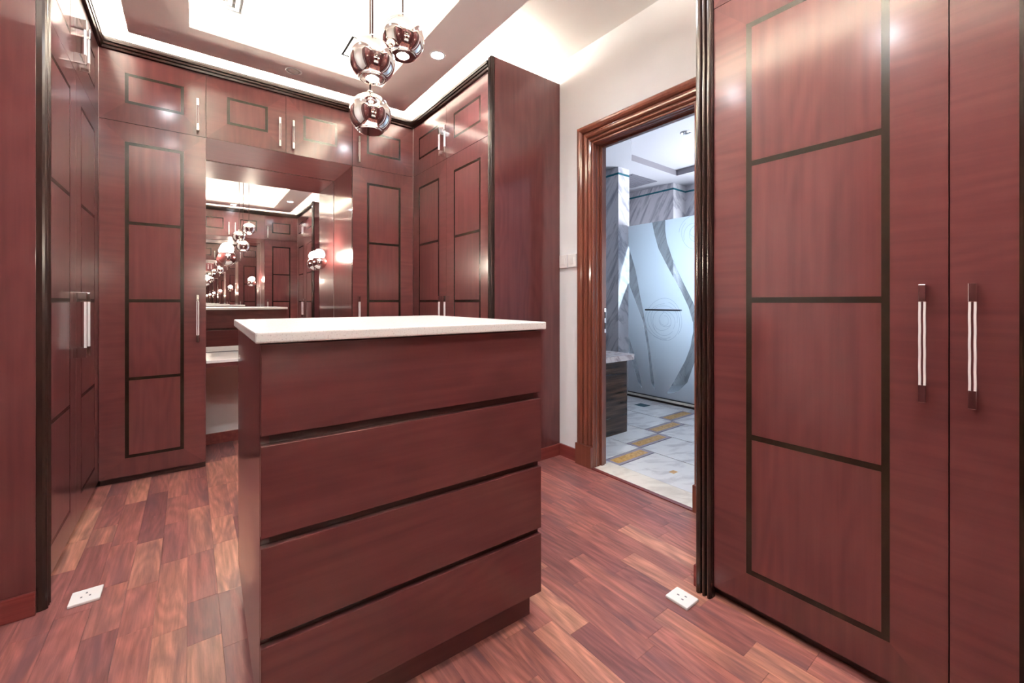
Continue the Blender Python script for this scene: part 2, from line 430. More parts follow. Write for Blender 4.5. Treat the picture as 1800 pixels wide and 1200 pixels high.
rect_ring('led_strip', inset(RI, -0.042), inset(RI, -0.030), 2.572, 2.5735, led_in_mat, ring)

# ------------------------------------------------------------------ doorway
door = struct(empty('door_1', (XD, (DY0 + DY1) / 2, 0)), 'reeded wooden door surround open to the marble bathroom')
dl = door.location
def sweepU(names, prof, mat):
    n = len(prof)
    def P(x, y, z): return (x - dl.x, y - dl.y, z)
    loops = {
        'a': ([P(x, DY1 + o, 0) for x, o in prof], [P(x, DY1 + o, DZ + o) for x, o in prof]),
        'b': ([P(x, DY1 + o, DZ + o) for x, o in prof], [P(x, DY0 - o, DZ + o) for x, o in prof]),
        'c': ([P(x, DY0 - o, DZ + o) for x, o in prof], [P(x, DY0 - o, 0) for x, o in prof])}
    for key, nm in zip('abc', names):
        A, B = loops[key]
        f = [(i, (i + 1) % n, n + (i + 1) % n, n + i) for i in range(n)] + [tuple(range(n - 1, -1, -1)), tuple(range(n, 2 * n))]
        pydata(nm, A + B, f, mat, door)
cas = [(0, 0), (.010, 0), (.015, .004), (.015, .010), (.009, .013), (.004, .0145), (.004, .0175), (.012, .020), (.019, .026), (.020, .033), (.014, .039), (.005, .0415), (.005, .0455), (.015, .049), (.023, .057), (.024, .066), (.019, .074), (.008, .079), (.008, .084), (.020, .088), (.029, .096), (.032, .108), (.030, .120), (.024, .128), (.012, .132), (0, .132)]
sweepU(['casing_side', 'casing_head', 'casing_side'], [(XD - p, o) for p, o in cas], casing_mat)
jam = [(XD, .019), (XD, .001), (XD + .012, -.004), (XD + .022, .001), (XD + .030, .001), (XD + .040, -.004), (XD + .050, .001), (XD + .058, .001), (XD + .060, -.010), (XD + .085, -.010), (XD + .087, .001), (XDB, .001), (XDB, .019)]
sweepU(['jamb_side', 'jamb_head', 'jamb_side'], jam, casing_mat)
box('plinth_block', -0.034, 0, DY1 + .002 - dl.y, DY1 + .136 - dl.y, 0, 0.135, casing_mat, door, 0.003)
box('plinth_block', -0.034, 0, DY0 - .136 - dl.y, DY0 - .002 - dl.y, 0, 0.135, casing_mat, door, 0.003)
box('strike_plate', 0.090, 0.108, DY1 - 0.003 - dl.y, DY1 + .001 - dl.y, 0.85, 1.01, chrome, door, 0.001)
for z in (0.875, 0.945): box('strike_slot', 0.094, 0.104, DY1 - 0.0038 - dl.y, DY1 - 0.002 - dl.y, z, z + 0.04, black_hole, door)

# ------------------------------------------------------------------ wardrobe builder
FR = 0.109       # veneer frame width
BAR = 0.0178     # inlay width
T = 0.0012
def trapezoid(name, pts, mat, parent):
    """flat mitred veneer piece: four (x, z) points, thickness T in y"""
    key = (name, mat.name) + tuple(round(c, 4) for p in pts for c in p)
    me = CACHE.get(key)
    if me is None:
        v = [(x, 0, z) for x, z in pts] + [(x, T, z) for x, z in pts]
        f = [(0, 1, 2, 3), (7, 6, 5, 4)] + [(i, i + 4, (i + 1) % 4 + 4, (i + 1) % 4) for i in range(4)]
        me = bpy.data.meshes.new(name); me.from_pydata(v, [], f); me.update()
        bm = bmesh.new(); bm.from_mesh(me); bmesh.ops.recalc_face_normals(bm, faces=bm.faces); bm.to_mesh(me); bm.free()
        CACHE[key] = me
    return link(name, me, mat, parent)
def wavy_rod(name, x0, x1, y0, y1, z0, z1, parent):
    key = ('rod', round(z1 - z0, 4), round(x1 - x0, 4))
    me = CACHE.get(key)
    if me is None:
        n = 14; v = []; f = []
        for i in range(n + 1):
            t = i / n; w = 0.00025 * math.sin(t * 21)
            for (x, y) in ((0 + w, 0), (x1 - x0 + w, 0), (x1 - x0 + w, y1 - y0), (0 + w, y1 - y0)):
                v.append((x, y, t * (z1 - z0)))
        for i in range(n):
            for k in range(4): f.append((4 * i + k, 4 * i + (k + 1) % 4, 4 * i + 4 + (k + 1) % 4, 4 * i + 4 + k))
        f += [(3, 2, 1, 0), (4 * n, 4 * n + 1, 4 * n + 2, 4 * n + 3)]
        me = bpy.data.meshes.new(name); me.from_pydata(v, [], f); me.update(); CACHE[key] = me
    return link(name, me, acrylic, parent, (x0, y0, z0))
def make_handle(parent, hx, z0, z1):
    """two clear rods held by chrome blocks; sub-parts of a door"""
    mh = 0.043
    for za in (z0, z1 - mh):
        o = box('handle_block', hx - 0.0068, hx + 0.0068, -0.041, 0.0, za, za + mh, chrome, parent, 0.001)
        o['label'] = 'polished chrome handle block'
    for s in (-1, 1):
        a, b = (hx - 0.0066, hx - 0.0022) if s < 0 else (hx + 0.0022, hx + 0.0066)
        wavy_rod('handle_rod', a, b, -0.0405, -0.0325, z0 + mh, z1 - mh, parent)['label'] = 'milky clear handle rod'
def make_door(parent, x0, x1, z0, z1, side, tall):
    """veneered door with mitred frame, dark inlay bars and a handle; side 'l' or 'r' is the handle side"""
    g = 0.0013
    w, h = x1 - x0 - 2 * g, z1 - z0 - 2 * g
    d = box('door', x0 + g, x1 - g, T, 0.020, z0 + g, z1 - g, inlay, parent)
    d.location = (x0 + g, 0.0, z0 + g)
    # core mesh begins T behind the veneer face
    key = ('core', round(w, 4), round(h, 4))
    me = CACHE.get(key)
    if me is None:
        bm = boxmesh(w, 0.019, h, 0); bmesh.ops.translate(bm, verts=bm.verts, vec=(0, T * 0.6, 0))
        me = bpy.data.meshes.new('door'); bm.to_mesh(me); bm.free(); me.materials.append(inlay); CACHE[key] = me
    d.data = me
    fb = FR - (0.006 if tall else -0.003)
    a, b, c, e = FR, w - FR, fb, h - FR
    trapezoid('stile', [(0, 0), (a, c), (a, e), (0, h)], wood_h, d)
    trapezoid('stile', [(b, c), (w, 0), (w, h), (b, e)], wood_h, d)
    trapezoid('rail', [(0, 0), (w, 0), (b, c), (a, c)], wood_rail, d)
    trapezoid('rail', [(a, e), (b, e), (w, h), (0, h)], wood_rail, d)
    if tall:
        zz = [c + BAR, 0.600 - z0 - BAR / 2, 0.600 - z0 + BAR / 2, 1.0545 - z0 - BAR / 2, 1.0545 - z0 + BAR / 2, 1.507 - z0 - BAR / 2, 1.507 - z0 + BAR / 2, e - BAR]
        for i in range(4):
            p, q = zz[2 * i], zz[2 * i + 1]
            trapezoid('panel', [(a + BAR, p), (b - BAR, p), (b - BAR, q), (a + BAR, q)], wood_v, d)
        hz = (0.801 - z0 - g, 1.093 - z0 - g)
    else:
        bb = 0.0160
        trapezoid('panel', [(a + bb, c + bb), (b - bb, c + bb), (b - bb, e - bb), (a + bb, e - bb)], wood_v, d)
        hz = (2.113 - z0 - g, 2.311 - z0 - g)
    if side:
        make_handle(d, 0.041 if side == 'l' else w - 0.041, *hz)
    return d
def cornice_profile():
    pr = [(0.004, ZCR)]
    steps = [(ZCR + 0.001, 0.014), (ZCR + 0.012, 0.018), (ZCR + 0.014, 0.010), (ZCR + 0.017, 0.010), (ZCR + 0.019, 0.021), (ZCR + 0.029, 0.024), (ZCR + 0.031, 0.014), (ZCR + 0.034, 0.014), (ZCR + 0.036, 0.026), (ZCR + 0.049, 0.028), (ZCR + 0.051, 0.018), (ZTOP, 0.018)]
    pr += [(-p, z) for z, p in steps] + [(0.004, ZTOP)]
    return pr
def reed_profile(w):
    """plan of a reeded pilaster of width w: list of (x, y), front to -y"""
    pts = [(0, 0.012), (0, -0.010)]
    parts = [0.40, 0.30, 0.30]; x = 0.0
    for fr in parts:
        ww = w * fr; r = ww * 0.5
        for k in range(7):
            a = math.pi * k / 6
            pts.append((x + r - (r - 0.0012) * math.cos(a), -0.010 - 0.013 * math.sin(a)))
        x += ww
    pts += [(w, -0.010), (w, 0.012)]
    return pts
def make_unit(label, loc, rotz, width, doors, depth, pil=None, panel=None, group='mahogany wardrobes', seams=()):
    u = tag(empty('wardrobe', loc, rotz), label, 'wardrobe', group)
    x0 = 0.0; x1 = width
    bx0, bx1 = 0.0, width
    box('body', bx0 + 0.0005, bx1 - 0.0005, 0.021, depth, ZDB, ZTOP, wood_side, u)
    box('plinth', x0 + 0.002, x1 - 0.002, 0.035, depth, 0, ZDB, plinth_mat, u)
    for (a, b, side) in doors:
        make_door(u, a, b, ZDB, ZSE, side, True)
        make_door(u, a, b, ZSE, ZCR, side, False)
    c0, c1 = min(d[0] for d in doors), max(d[1] for d in doors)
    prism('cornice', cornice_profile(), 0, c0, c1, dark_mould, u)
    box('led_strip', 0.01, width - 0.01, 0.11, 0.124, ZTOP, ZTOP + 0.003, led_mat, u)['label'] = 'glowing cove light strip'
    if pil:
        a, b = pil
        prism('pilaster', reed_profile(b - a), 2, 0.0, ZTOP + 0.004, dark_mould, u, (a, 0, 0))
    if panel is not None:
        px, s = panel        # plain end panel: plane x = px, facing s
        box('end_panel', min(px, px + s * 0.004), max(px, px + s * 0.004), 0.004, depth, ZDB * 0, ZTOP, wood_side, u, 0.0008)
        xx = px + s * 0.004
        box('skirting', min(xx, xx + s * 0.014), max(xx, xx + s * 0.014), 0.002, depth, 0, 0.078, base_mat, u, 0.003)
    return u
DW = 0.4943
RD = XD - XR - 0.002
BD = YM - YB - 0.004
make_unit('single-door mahogany wardrobe on the mirror wall, between the vanity niche and the edge-on wardrobe', (XL, YB, 0), 0, XNL - XL, [(0, XNL - XL, 'r')], BD)
make_unit('single-door mahogany wardrobe on the mirror wall, partly hidden by the lowest hanging globe lamp', (XNR, YB, 0), 0, XR - XNR, [(0, XR - XNR, 'l')], BD)
make_unit('two-door mahogany wardrobe with a broad plain end panel beside the bathroom doorway', (XR, YB, 0), -math.pi / 2, YB - 2.1263,
          [(0, YB - 2.733, 'r'), (YB - 2.733, YB - 2.166, 'l')], RD, pil=(YB - 2.166, YB - 2.1263), panel=(YB - 2.1263, 1))
make_unit('large mahogany wardrobe with tall clear-rod handles standing between the doorway and the picture edge', (XR, 0.821, 0), -math.pi / 2, 0.821 - YF,
          [(0.059, 0.645, 'r'), (0.645, 0.821 - YF, 'l')], RD, pil=(0, 0.059), panel=(0, -1))
make_unit('glossy two-door mahogany wardrobe seen almost edge-on, with a dark reeded post and plain end panel', (XL, 2.11, 0), math.pi / 2, YB - 2.11,
          [(0.052, 2.713 - 2.11, 'r'), (2.713 - 2.11, YB - 2.11, 'l')], RD, pil=(0, 0.052), panel=(0, -1))
make_unit('two-door mahogany wardrobe standing across the room from the one with tall clear-rod handles', (XL, YF, 0), math.pi / 2, 0.821 - YF,
          [(0, 0.589, 'r'), (0.589, 0.821 - YF - 0.059, 'l')], RD, pil=(0.821 - YF - 0.059, 0.821 - YF), panel=(0.821 - YF, 1))
make_unit('single-door mahogany wardrobe seen only as a reflection inside the vanity mirror', (XR, YF, 0), math.pi, XR - XNR, [(0, XR - XNR, 'r')], BD)
make_unit('single-door mahogany wardrobe on the far side of the opposite vanity, hidden from the mirror', (XNL, YF, 0), math.pi, XNL - XL, [(0, XNL - XL, 'l')], BD)
def bridge(label, loc, rotz):
    u = tag(empty('bridge_cabinet', (loc[0], loc[1], ZSE), rotz), label, 'cabinet', 'cabinets over the vanity niches')
    w = XNR - XNL
    box('body', 0.0008, w - 0.0008, 0.021, BD, 0, ZTOP - ZSE, wood_h, u)
    box('soffit_board', 0.0008, w - 0.0008, 0.0, BD, -0.0005, 0.0018, wood_h, u)
    d1 = make_door(u, 0, w / 2, ZSE, ZCR, 'r', False); d2 = make_door(u, w / 2, w, ZSE, ZCR, 'l', False)
    for d in (d1, d2): d.location.z -= ZSE - 0.002
    prism('cornice', cornice_profile(), 0, 0, w, dark_mould, u, (0, 0, -ZSE))
    box('led_strip', 0.0, w, 0.11, 0.124, ZTOP - ZSE, ZTOP - ZSE + 0.003, led_mat, u)['label'] = 'glowing cove light strip'
    return u
bridge('overhead mahogany cabinet pair spanning the niche above the vanity mirror', (XNL, YB), 0)
bridge('overhead mahogany cabinet pair spanning the opposite niche, seen reflected in the mirror', (XNR, YF), math.pi)

# ------------------------------------------------------------------ vanities, mirrors, sconces
MZ0 = 0.677
def vanity(loc, rotz, l1, l2, l3, glow):
    w = XNR - XNL; dp = YM - YB
    v = tag(empty('vanity_shelf', (loc[0], loc[1], 0.63), rotz), l1, 'vanity')
    box('stone_top', 0.001, w - 0.001, 0.025, dp - 0.001, 0.025, 0.045, quartz_mat, v, 0.003)
    box('apron', 0.001, w - 0.001, 0.03, 0.05, 0.0, 0.025, wood_h, v, 0.001)
    box('bearer', 0.001, 0.03, 0.05, dp - 0.001, 0.0, 0.025, wood_h, v)
    box('bearer', w - 0.03, w - 0.001, 0.05, dp - 0.001, 0.0, 0.025, wood_h, v)
    m = tag(empty('wall_mirror', (loc[0] + (w / 2 if rotz == 0 else -w / 2), loc[1] + (dp if rotz == 0 else -dp), MZ0), rotz), l2, 'mirror')
    box('mirror_glass', -w / 2 + 0.002, w / 2 - 0.002, 0.0, 0.004, 0.0, ZSE - MZ0 - 0.003, mirror_mat, m)
    box('bottom_channel', -w / 2 + 0.002, w / 2 - 0.002, -0.002, 0.004, -0.002, 0.004, dark_steel, m)
    for i, x in enumerate((0.135, w - 0.137)):
        s = tag(empty('wall_sconce', (loc[0] + (x if rotz == 0 else -x), loc[1] + (dp if rotz == 0 else -dp), 1.375), rotz), l3[i], 'wall lamp', 'globe sconces on the vanity mirrors')
        # wall plate and arm
        box('wall_plate', -0.02, 0.02, -0.010, -0.001, -0.06, 0.03, chrome, s, 0.002)
        box('arm', -0.006, 0.006, -0.035, -0.008, -0.012, 0.0, chrome, s)
        R = 0.058; cyy = -0.088
        pr = []
        for k in range(15):
            a = -math.pi / 2 + (math.pi / 2 + 0.72) * k / 14
            pr.append((max(R * math.cos(a), 0.0), R * math.sin(a)))
        inn = [(r * 0.94, z * 0.94 + 0.0012) for r, z in pr[::-1]]
        lathe('globe', pr + inn, mirror_chrome, s, (0, cyy, 0))
        bl = [(max(0.042 * math.cos(a), 0.0), 0.042 * math.sin(a)) for a in [-math.pi / 2 + math.pi * k / 12 for k in range(13)]]
        lathe('bulb', bl, glow, s, (0, cyy, 0.066))
        lathe('lamp_holder', [(0.011, -0.05), (0.011, 0.024)], chrome, s, (0, cyy, 0.0), 16)
vanity((XNL, YB), 0, 'cream stone vanity shelf under the mirror, half hidden by the island', 'large frameless mirror set in the vanity niche',
       ('glowing mirrored globe sconce on the vanity mirror, nearer the tall corner wardrobe', 'glowing mirrored globe sconce on the vanity mirror, next to its bright wood reflection'), sconce_mat)
vanity((XNR, YF), math.pi, 'cream stone vanity shelf in the opposite niche, seen only in reflection', 'large frameless mirror in the opposite niche, seen only in reflection',
       ('globe sconce of the opposite vanity, seen reflected before the tall inlaid door', 'globe sconce of the opposite vanity, seen reflected at the mirror edge'), sconce_mat)

# ------------------------------------------------------------------ island
IR = -0.0233
OX, OY = 0.52, 1.45
isl = tag(empty('island_dresser', (OX, OY, 0), IR), 'free-standing mahogany island with four drawers and a white stone top', 'dresser')
wx0, wx1, wy0, wy1 = 0.121 - OX, 0.9435 - OX, 1.0497 - OY, 1.8808 - OY
dx0, dx1, dyf = 0.1337 - OX, 0.9396 - OX, 1.071 - OY
dyb = wy1 - 0.021
box('stone_top', wx0, wx1, wy0, wy1, 0.9592, 0.9843, quartz_mat, isl, 0.004)
box('body', dx0 - 0.0004, dx1 + 0.0004, dyf + 0.0195, dyb - 0.0195, 0.0863, 0.9592, wood_side, isl)
box('plinth', dx0 + 0.022, dx1 - 0.022, dyf + 0.035, dyb - 0.035, 0, 0.0863, wood_h, isl)
zz = [(0.7507, 0.955), (0.5237, 0.7286), (0.2998, 0.5026), (0.0863, 0.2797)]
for (a, b) in zz:
    box('drawer_front', dx0, dx1, dyf, dyf + 0.019, a, b, wood_h, isl, 0.0018)
    box('drawer_front', dx0, dx1, dyb - 0.019, dyb, a, b, wood_h, isl, 0.0018)
for (a, b) in ((0.7286, 0.7507), (0.5026, 0.5237), (0.2797, 0.2998)):
    box('finger_channel', dx0 + 0.018, dx1 - 0.018, dyf + 0.0185, dyf + 0.0195, a - 0.004, b + 0.004, gap_mat, isl)
    box('finger_channel', dx0 + 0.018, dx1 - 0.018, dyb - 0.0195, dyb - 0.0185, a - 0.004, b + 0.004, gap_mat, isl)

# ------------------------------------------------------------------ pendants
def pendant(label, c, glow, rad=0.0735):
    p = tag(empty('pendant_lamp', c), label, 'pendant lamp', 'mirrored globe pendants over the island')
    pr = []
    a0 = -math.pi / 2 + 0.62
    for k in range(25):
        a = a0 + (math.pi / 2 - a0) * k / 24
        pr.append((max(rad * math.cos(a), 0.0), rad * math.sin(a)))
    inn = [(r * 0.965, z * 0.965) for r, z in pr[::-1]]
    lathe('globe', inn + pr, mirror_chrome, p, (0, 0, 0), 56)
    a = a0; r1, z1 = rad * math.cos(a), rad * math.sin(a)
    lathe('rim', [(r1 - 0.004, z1 - 0.0015), (r1 + 0.001, z1 - 0.0015), (r1 + 0.001, z1 + 0.001), (r1 - 0.004, z1 + 0.001)], chrome, p, (0, 0, 0), 56)
    lathe('cap', [(0.010, rad - 0.003), (0.010, rad + 0.010), (0.004, rad + 0.016)], chrome, p, (0, 0, 0), 20)
    lathe('cable', [(0.0032, rad + 0.012), (0.0032, ZCEIL - 0.02 - c[2])], cable_mat, p, (0, 0, 0), 10)
    lathe('ceiling_rose', [(0.03, ZCEIL - 0.022 - c[2]), (0.034, ZCEIL - 0.016 - c[2]), (0.034, ZCEIL - c[2])], chrome, p, (0, 0, 0), 28)
    bl = [(max(0.030 * math.cos(t), 0.0), 0.030 * math.sin(t)) for t in [-math.pi / 2 + math.pi * k / 12 for k in range(13)]]
    lathe('bulb', bl, glow, p, (0, 0, -0.040 if glow is bulb_mat else -0.012), 24)
    lathe('lamp_holder', [(0.012, -0.002), (0.012, rad - 0.004)], chrome, p, (0, 0, 0), 16)
    return p
pendant('middle of three mirrored globe pendants, bright underneath, in front of the dark ceiling slots', (0.487, 1.411, 1.858), bulb_mat)
pendant('highest of the three mirrored globe pendants over the white-topped island', (0.593, 1.409, 1.970), bulb_mat)
pendant('lowest of the three mirrored globe pendants, showing its open dark bottom', (0.520, 1.531, 1.728), bulb_off)

# ------------------------------------------------------------------ downlights in the tray
def downlight(label, x, y, z, glow, r=0.036):
    d = tag(empty('downlight', (x, y, z)), label, 'downlight', 'recessed ceiling downlights')
    lathe('trim_ring', [(r, -0.0005), (r + 0.002, -0.004), (r + 0.009, -0.003), (r + 0.012, 0.0)], vent_white, d, (0, 0, 0), 32)
    lathe('lens', [(0.0, -0.0022), (r, -0.0022), (r, -0.0002), (0.0, -0.0002)], glow, d, (0, 0, 0), 32)
    if glow is down_mat:
        ld = bpy.data.lights.new('downlight_beam', 'SPOT'); ld.energy = DOWN_W; ld.spot_size = math.radians(142); ld.spot_blend = 0.9
        ld.shadow_soft_size = 0.022; ld.color = (0.94, 0.96, 1.0)
        lo = bpy.data.objects.new('downlight_beam', ld); COL.objects.link(lo); lo.parent = d; lo.location = (0, 0, -0.026)
    return d
downlight('lit downlight in the tray beside the highest globe pendant', 1.199, 2.323, 2.55, down_mat)
downlight('unlit downlight in the tray band in front of the overhead cabinets', 0.538, 3.05, 2.55, down_off)
downlight('lit downlight in the tray nearest the bathroom doorway', 1.203, 1.437, 2.55, down_mat)
downlight('lit downlight in the tray by the wardrobe with tall clear-rod handles', 1.199, 0.592, 2.55, down_mat)
downlight('lit downlight in the tray over the edge-on glossy wardrobe', -0.138, 2.29, 2.55, down_mat)
downlight('lit downlight in the tray above the white side wall', -0.138, 1.452, 2.55, down_mat)
downlight('lit downlight in the tray above the wardrobe across from the tall clear-rod handles', -0.138, 0.602, 2.55, down_mat)
downlight('lit downlight in the tray above the opposite vanity', 0.535, -0.149, 2.55, down_mat)

# ------------------------------------------------------------------ square air diffusers in the upper ceiling
def diffuser(label, x0, y0, s, slot):
    d = tag(empty('air_diffuser', (x0 + s / 2, y0 + s / 2, ZCEIL)), label, 'air diffuser', 'square ceiling air diffusers')
    def sq(nm, a, b, z0, z1, mat):
        v = [(sx * r, sy * r, z) for z in (z0, z1) for r in (a, b) for sx, sy in ((-1, -1), (1, -1), (1, 1), (-1, 1))]
        f = []
        for k in range(4):
            j = (k + 1) % 4
            f += [(k, j, 4 + j, 4 + k), (8 + k, 12 + k, 12 + j, 8 + j), (k, 8 + k, 8 + j, j), (4 + k, 4 + j, 12 + j, 12 + k)]
        pydata(nm, v, f, mat, d)
    h = s / 2
    box('backing', -h + 0.01, h - 0.01, -h + 0.01, h - 0.01, -0.004, -0.0005, slot, d)
    sq('frame', h, h - 0.028, -0.032, 0, vent_white)
    sq('throat', h - 0.0282, h - 0.0300, -0.030, -0.004, slot)
    for k in range(1, 4):
        r = h - 0.028 - k * 0.034 + 0.024
        sq('vane', r - 0.006, r - 0.024, -0.030, -0.027, vent_white)
        sq('vane_back', r - 0.008, r - 0.024, -0.027, -0.004, slot)
    box('centre_plate', -0.018, 0.018, -0.018, 0.018, -0.030, -0.004, vent_white, d)
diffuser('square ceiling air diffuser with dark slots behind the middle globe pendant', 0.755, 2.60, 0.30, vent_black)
diffuser('pale square ceiling air diffuser above the corner wardrobe, away from the pendants', -0.04, 2.54, 0.30, vent_pale)

# ------------------------------------------------------------------ switches and floor sockets
def switch(label, y0, y1, z0, z1):
    s = tag(empty('light_switch', (XD, (y0 + y1) / 2, (z0 + z1) / 2)), label, 'switch', 'light switches by the doorway')
    w, h = (y1 - y0) / 2, (z1 - z0) / 2
    box('plate', -0.016, 0, -w, w, -h, h, plastic, s, 0.003)
    box('rocker', -0.019, -0.015, -w * 0.45, w * 0.45, -h * 0.5, h * 0.5, plastic, s, 0.001)
switch('white light switch touching the wardrobe end panel', 2.040, 2.111, 1.279, 1.367)
switch('white light switch touching the reeded door surround', 1.956, 2.029, 1.281, 1.367)
def floor_socket(label, x, y, w, d, rot):
    s = tag(empty('floor_socket', (x, y, 0), rot), label, 'socket', 'white floor sockets')
    box('plate', -w / 2, w / 2, -d / 2, d / 2, 0, 0.010, plastic, s, 0.003)
    for (a, b) in ((0, 0.014), (-0.011, -0.008), (0.011, -0.008)):
        box('pin_hole', a - 0.0025, a + 0.0025, b - 0.004, b + 0.004, 0.0095, 0.0104, vent_grey, s)
floor_socket('white floor socket by the dark reeded post of the edge-on wardrobe', -0.293, 2.111, 0.082, 0.088, 0.0)
floor_socket('white floor socket by the foot of the wardrobe with tall clear-rod handles', 1.381, 0.824, 0.075, 0.083, 0.0)

# ------------------------------------------------------------------ bathroom
BX1, BY0, BY1, BZ = 5.085, 0.55, 4.1, 2.54
bfl = struct(boxes('floor_bathroom', [(XD, BX1 + 0.1, BY0 - 0.1, BY1, -0.12, -0.004)], grout), 'marble tile floor of the bathroom with gold mosaic stripes')
box('threshold_slab', XD - 0.002, 2.185, DY0 - 0.0, DY1 + 0.0, -0.006, 0.004, marble_cream, bfl, 0.001)
box('threshold_trim', XD - 0.03, XD - 0.002, DY0, DY1, -0.003, 0.005, base_mat, bfl, 0.001)
JX = [2.190, 2.577, 2.980, 3.384, 3.788]
GY = [(1.748, 1.862), (1.866, 1.980), (1.992, 2.107), (2.124, 2.246)]
gt = 0.005
for k in range(4):
    xa, xb = JX[k] + gt, JX[k + 1] - gt
    ga, gb = GY[k]
    box('stripe_border', xa, xb, ga, gb, -0.004, -0.0004, mosaic, bfl)
    box('gold_stripe', xa + 0.022, xb - 0.03, ga + 0.021, gb - 0.021, -0.003, 0.0004, gold_mat, bfl)
    ys = [ga - 2 * gt - 0.62, ga - 2 * gt]
    box('tile', xa, xb, ga - 2 * gt - 0.64, ga - 2 * gt, -0.004, 0, marble_tile, bfl, 0.0008)
    box('tile', xa, xb, BY0, ga - 4 * gt - 0.64, -0.004, 0, marble_tile, bfl, 0.0008)
    box('tile', xa, xb, gb + 2 * gt, gb + 0.62, -0.004, 0, marble_tile, bfl, 0.0008)
    box('tile', xa, xb, gb + 0.62 + 2 * gt, BY1, -0.004, 0, marble_tile, bfl, 0.0008)
box('tile', JX[4] + gt, 3.90, BY0, 2.2, -0.004, 0, marble_tile, bfl, 0.0008)
box('tile', JX[4] + gt, 3.90, 2.21, 3.0, -0.004, 0, marble_tile, bfl, 0.0008)
box('corner_inlay', 3.607, 3.717, 2.562, 2.680, -0.002, 0.0005, teal, bfl)
box('corner_inlay', 2.352, 2.400, 1.457, 1.492, -0.002, 0.0005, gold_mat, bfl)
box('threshold_tile', XDB, JX[0] - gt * 0, BY0, DY0, -0.004, 0, marble_tile, bfl)
box('threshold_tile', XDB, JX[0] - gt * 0, DY1, BY1, -0.004, 0, marble_tile, bfl)
# shower kerb
box('shower_kerb', 3.91, 3.99, BY0, 3.0, -0.004, 0.040, marble_cream, bfl, 0.003)
box('kerb_trim', 3.905, 3.91, BY0, 3.0, 0.0, 0.020, dark_mould, bfl)

struct(box('wall_bathroom_side', 2.0 + 0.144, BX1, BY0 - 0.1, BY0, -0.004, 2.75, marble_wall), 'marble wall closing the bathroom on the near side')
struct(box('wall_bathroom_tub', XDB, 3.95, BY1, BY1 + 0.1, -0.004, 2.75, marble_wall), 'marble wall behind the bath deck')
def banded(name, b, bands, label):
    w = struct(box(name, *b, marble_wall), label)
    x0, y0, z0 = b[0], b[2], b[4]
    for (a0, a1, c0, c1) in bands:
        box('teal_band', a0 - x0, a1 - x0, c0 - y0, c1 - y0, 2.455 - z0, 2.477 - z0, teal, w)
    return w
banded('wall_shower_pier', (3.758, 3.95, 3.0, BY1, -0.004, 2.75), [(3.756, 3.759, 2.998, BY1), (3.756, 3.95, 2.998, 3.001)], 'marble pier at the end of the shower glass')
banded('wall_shower_end', (3.95, 4.95, 3.652, BY1, -0.004, 2.75), [(3.95, 4.81, 3.650, 3.653)], 'marble end wall inside the shower')
banded('wall_shower_nib', (4.811, BX1 + 0.1, 2.988, 3.652, -0.004, 2.75), [(4.809, 4.812, 2.986, 3.652), (4.809, BX1, 2.986, 2.989)], 'marble nib inside the shower')
banded('wall_shower_back', (BX1, BX1 + 0.1, BY0, 2.988, -0.004, 2.75), [(BX1 - 0.002, BX1 + 0.001, BY0, 2.988)], 'marble back wall of the shower with a teal band')
# tall joints on the pier face
# ceiling with a curved raised recess
def bath_ceiling():
    bm = bmesh.new()
    outer = [(XDB, BY0), (BX1 + 0.1, BY0), (BX1 + 0.1, BY1), (XDB, BY1)]
    hole = [(4.582, 2.80), (3.706, 2.787), (3.62, 2.72), (3.524, 2.647), (3.35, 2.52), (3.158, 2.393), (3.02, 2.305), (2.874, 2.229), (2.6, 2.11), (2.3, 2.02), (2.3, 0.8), (4.582, 0.8)]
    vo = [bm.verts.new((x, y, BZ)) for x, y in outer]; vh = [bm.verts.new((x, y, BZ)) for x, y in hole]
    ed = [bm.edges.new((vo[i], vo[(i + 1) % 4])) for i in range(4)] + [bm.edges.new((vh[i], vh[(i + 1) % len(vh)])) for i in range(len(vh))]
    bmesh.ops.triangle_fill(bm, edges=ed, use_beauty=True)
    vt = [bm.verts.new((x, y, BZ + 0.065)) for x, y in hole]
    n = len(hole)
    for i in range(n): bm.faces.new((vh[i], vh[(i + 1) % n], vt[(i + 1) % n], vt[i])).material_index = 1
    bm.faces.new(vt)
    me = bpy.data.meshes.new('ceiling_bathroom'); bm.to_mesh(me); bm.free()
    me.materials.append(paint_bath); me.materials.append(fascia_shade_mat)
    return link('ceiling_bathroom', me, None)
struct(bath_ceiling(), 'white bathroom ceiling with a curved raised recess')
v = tag(empty('ceiling_grille', (4.345, 3.265, BZ)), 'grey air grille in the ceiling above the shower glass', 'air grille')
box('frame', -0.245, 0.245, -0.195, 0.195, -0.006, 0, vent_grey, v, 0.001)
for k in range(9): box('slat', -0.225, 0.225, -0.18 + k * 0.04, -0.155 + k * 0.04, -0.011, -0.005, vent_grey, v)
def bath_light(label, x, y, z, glow):
    d = tag(empty('bathroom_downlight', (x, y, z)), label, 'downlight', 'bathroom ceiling downlights')
    lathe('trim_ring', [(0.034, -0.001), (0.036, -0.006), (0.046, -0.005), (0.050, 0.0)], chrome, d, (0, 0, 0), 32)
    lathe('lens', [(0.0, -0.006), (0.02, -0.005), (0.034, -0.001), (0.0, -0.0005)], glow, d, (0, 0, 0), 28)
bath_light('small chrome downlight in the bathroom ceiling recess', 3.62, 2.125, BZ + 0.065, chrome)
bath_light('added bathroom light over the tiles near the doorway, hidden by its lintel', 2.75, 1.45, BZ + 0.065, bath_added_mat)  # unseen lamp added to brighten the floor tiles
bath_light('added bathroom light near the shower, hidden behind the reeded post', 3.6, 1.25, BZ + 0.065, bath_added_mat)  # second unseen lamp, added to brighten the bathroom
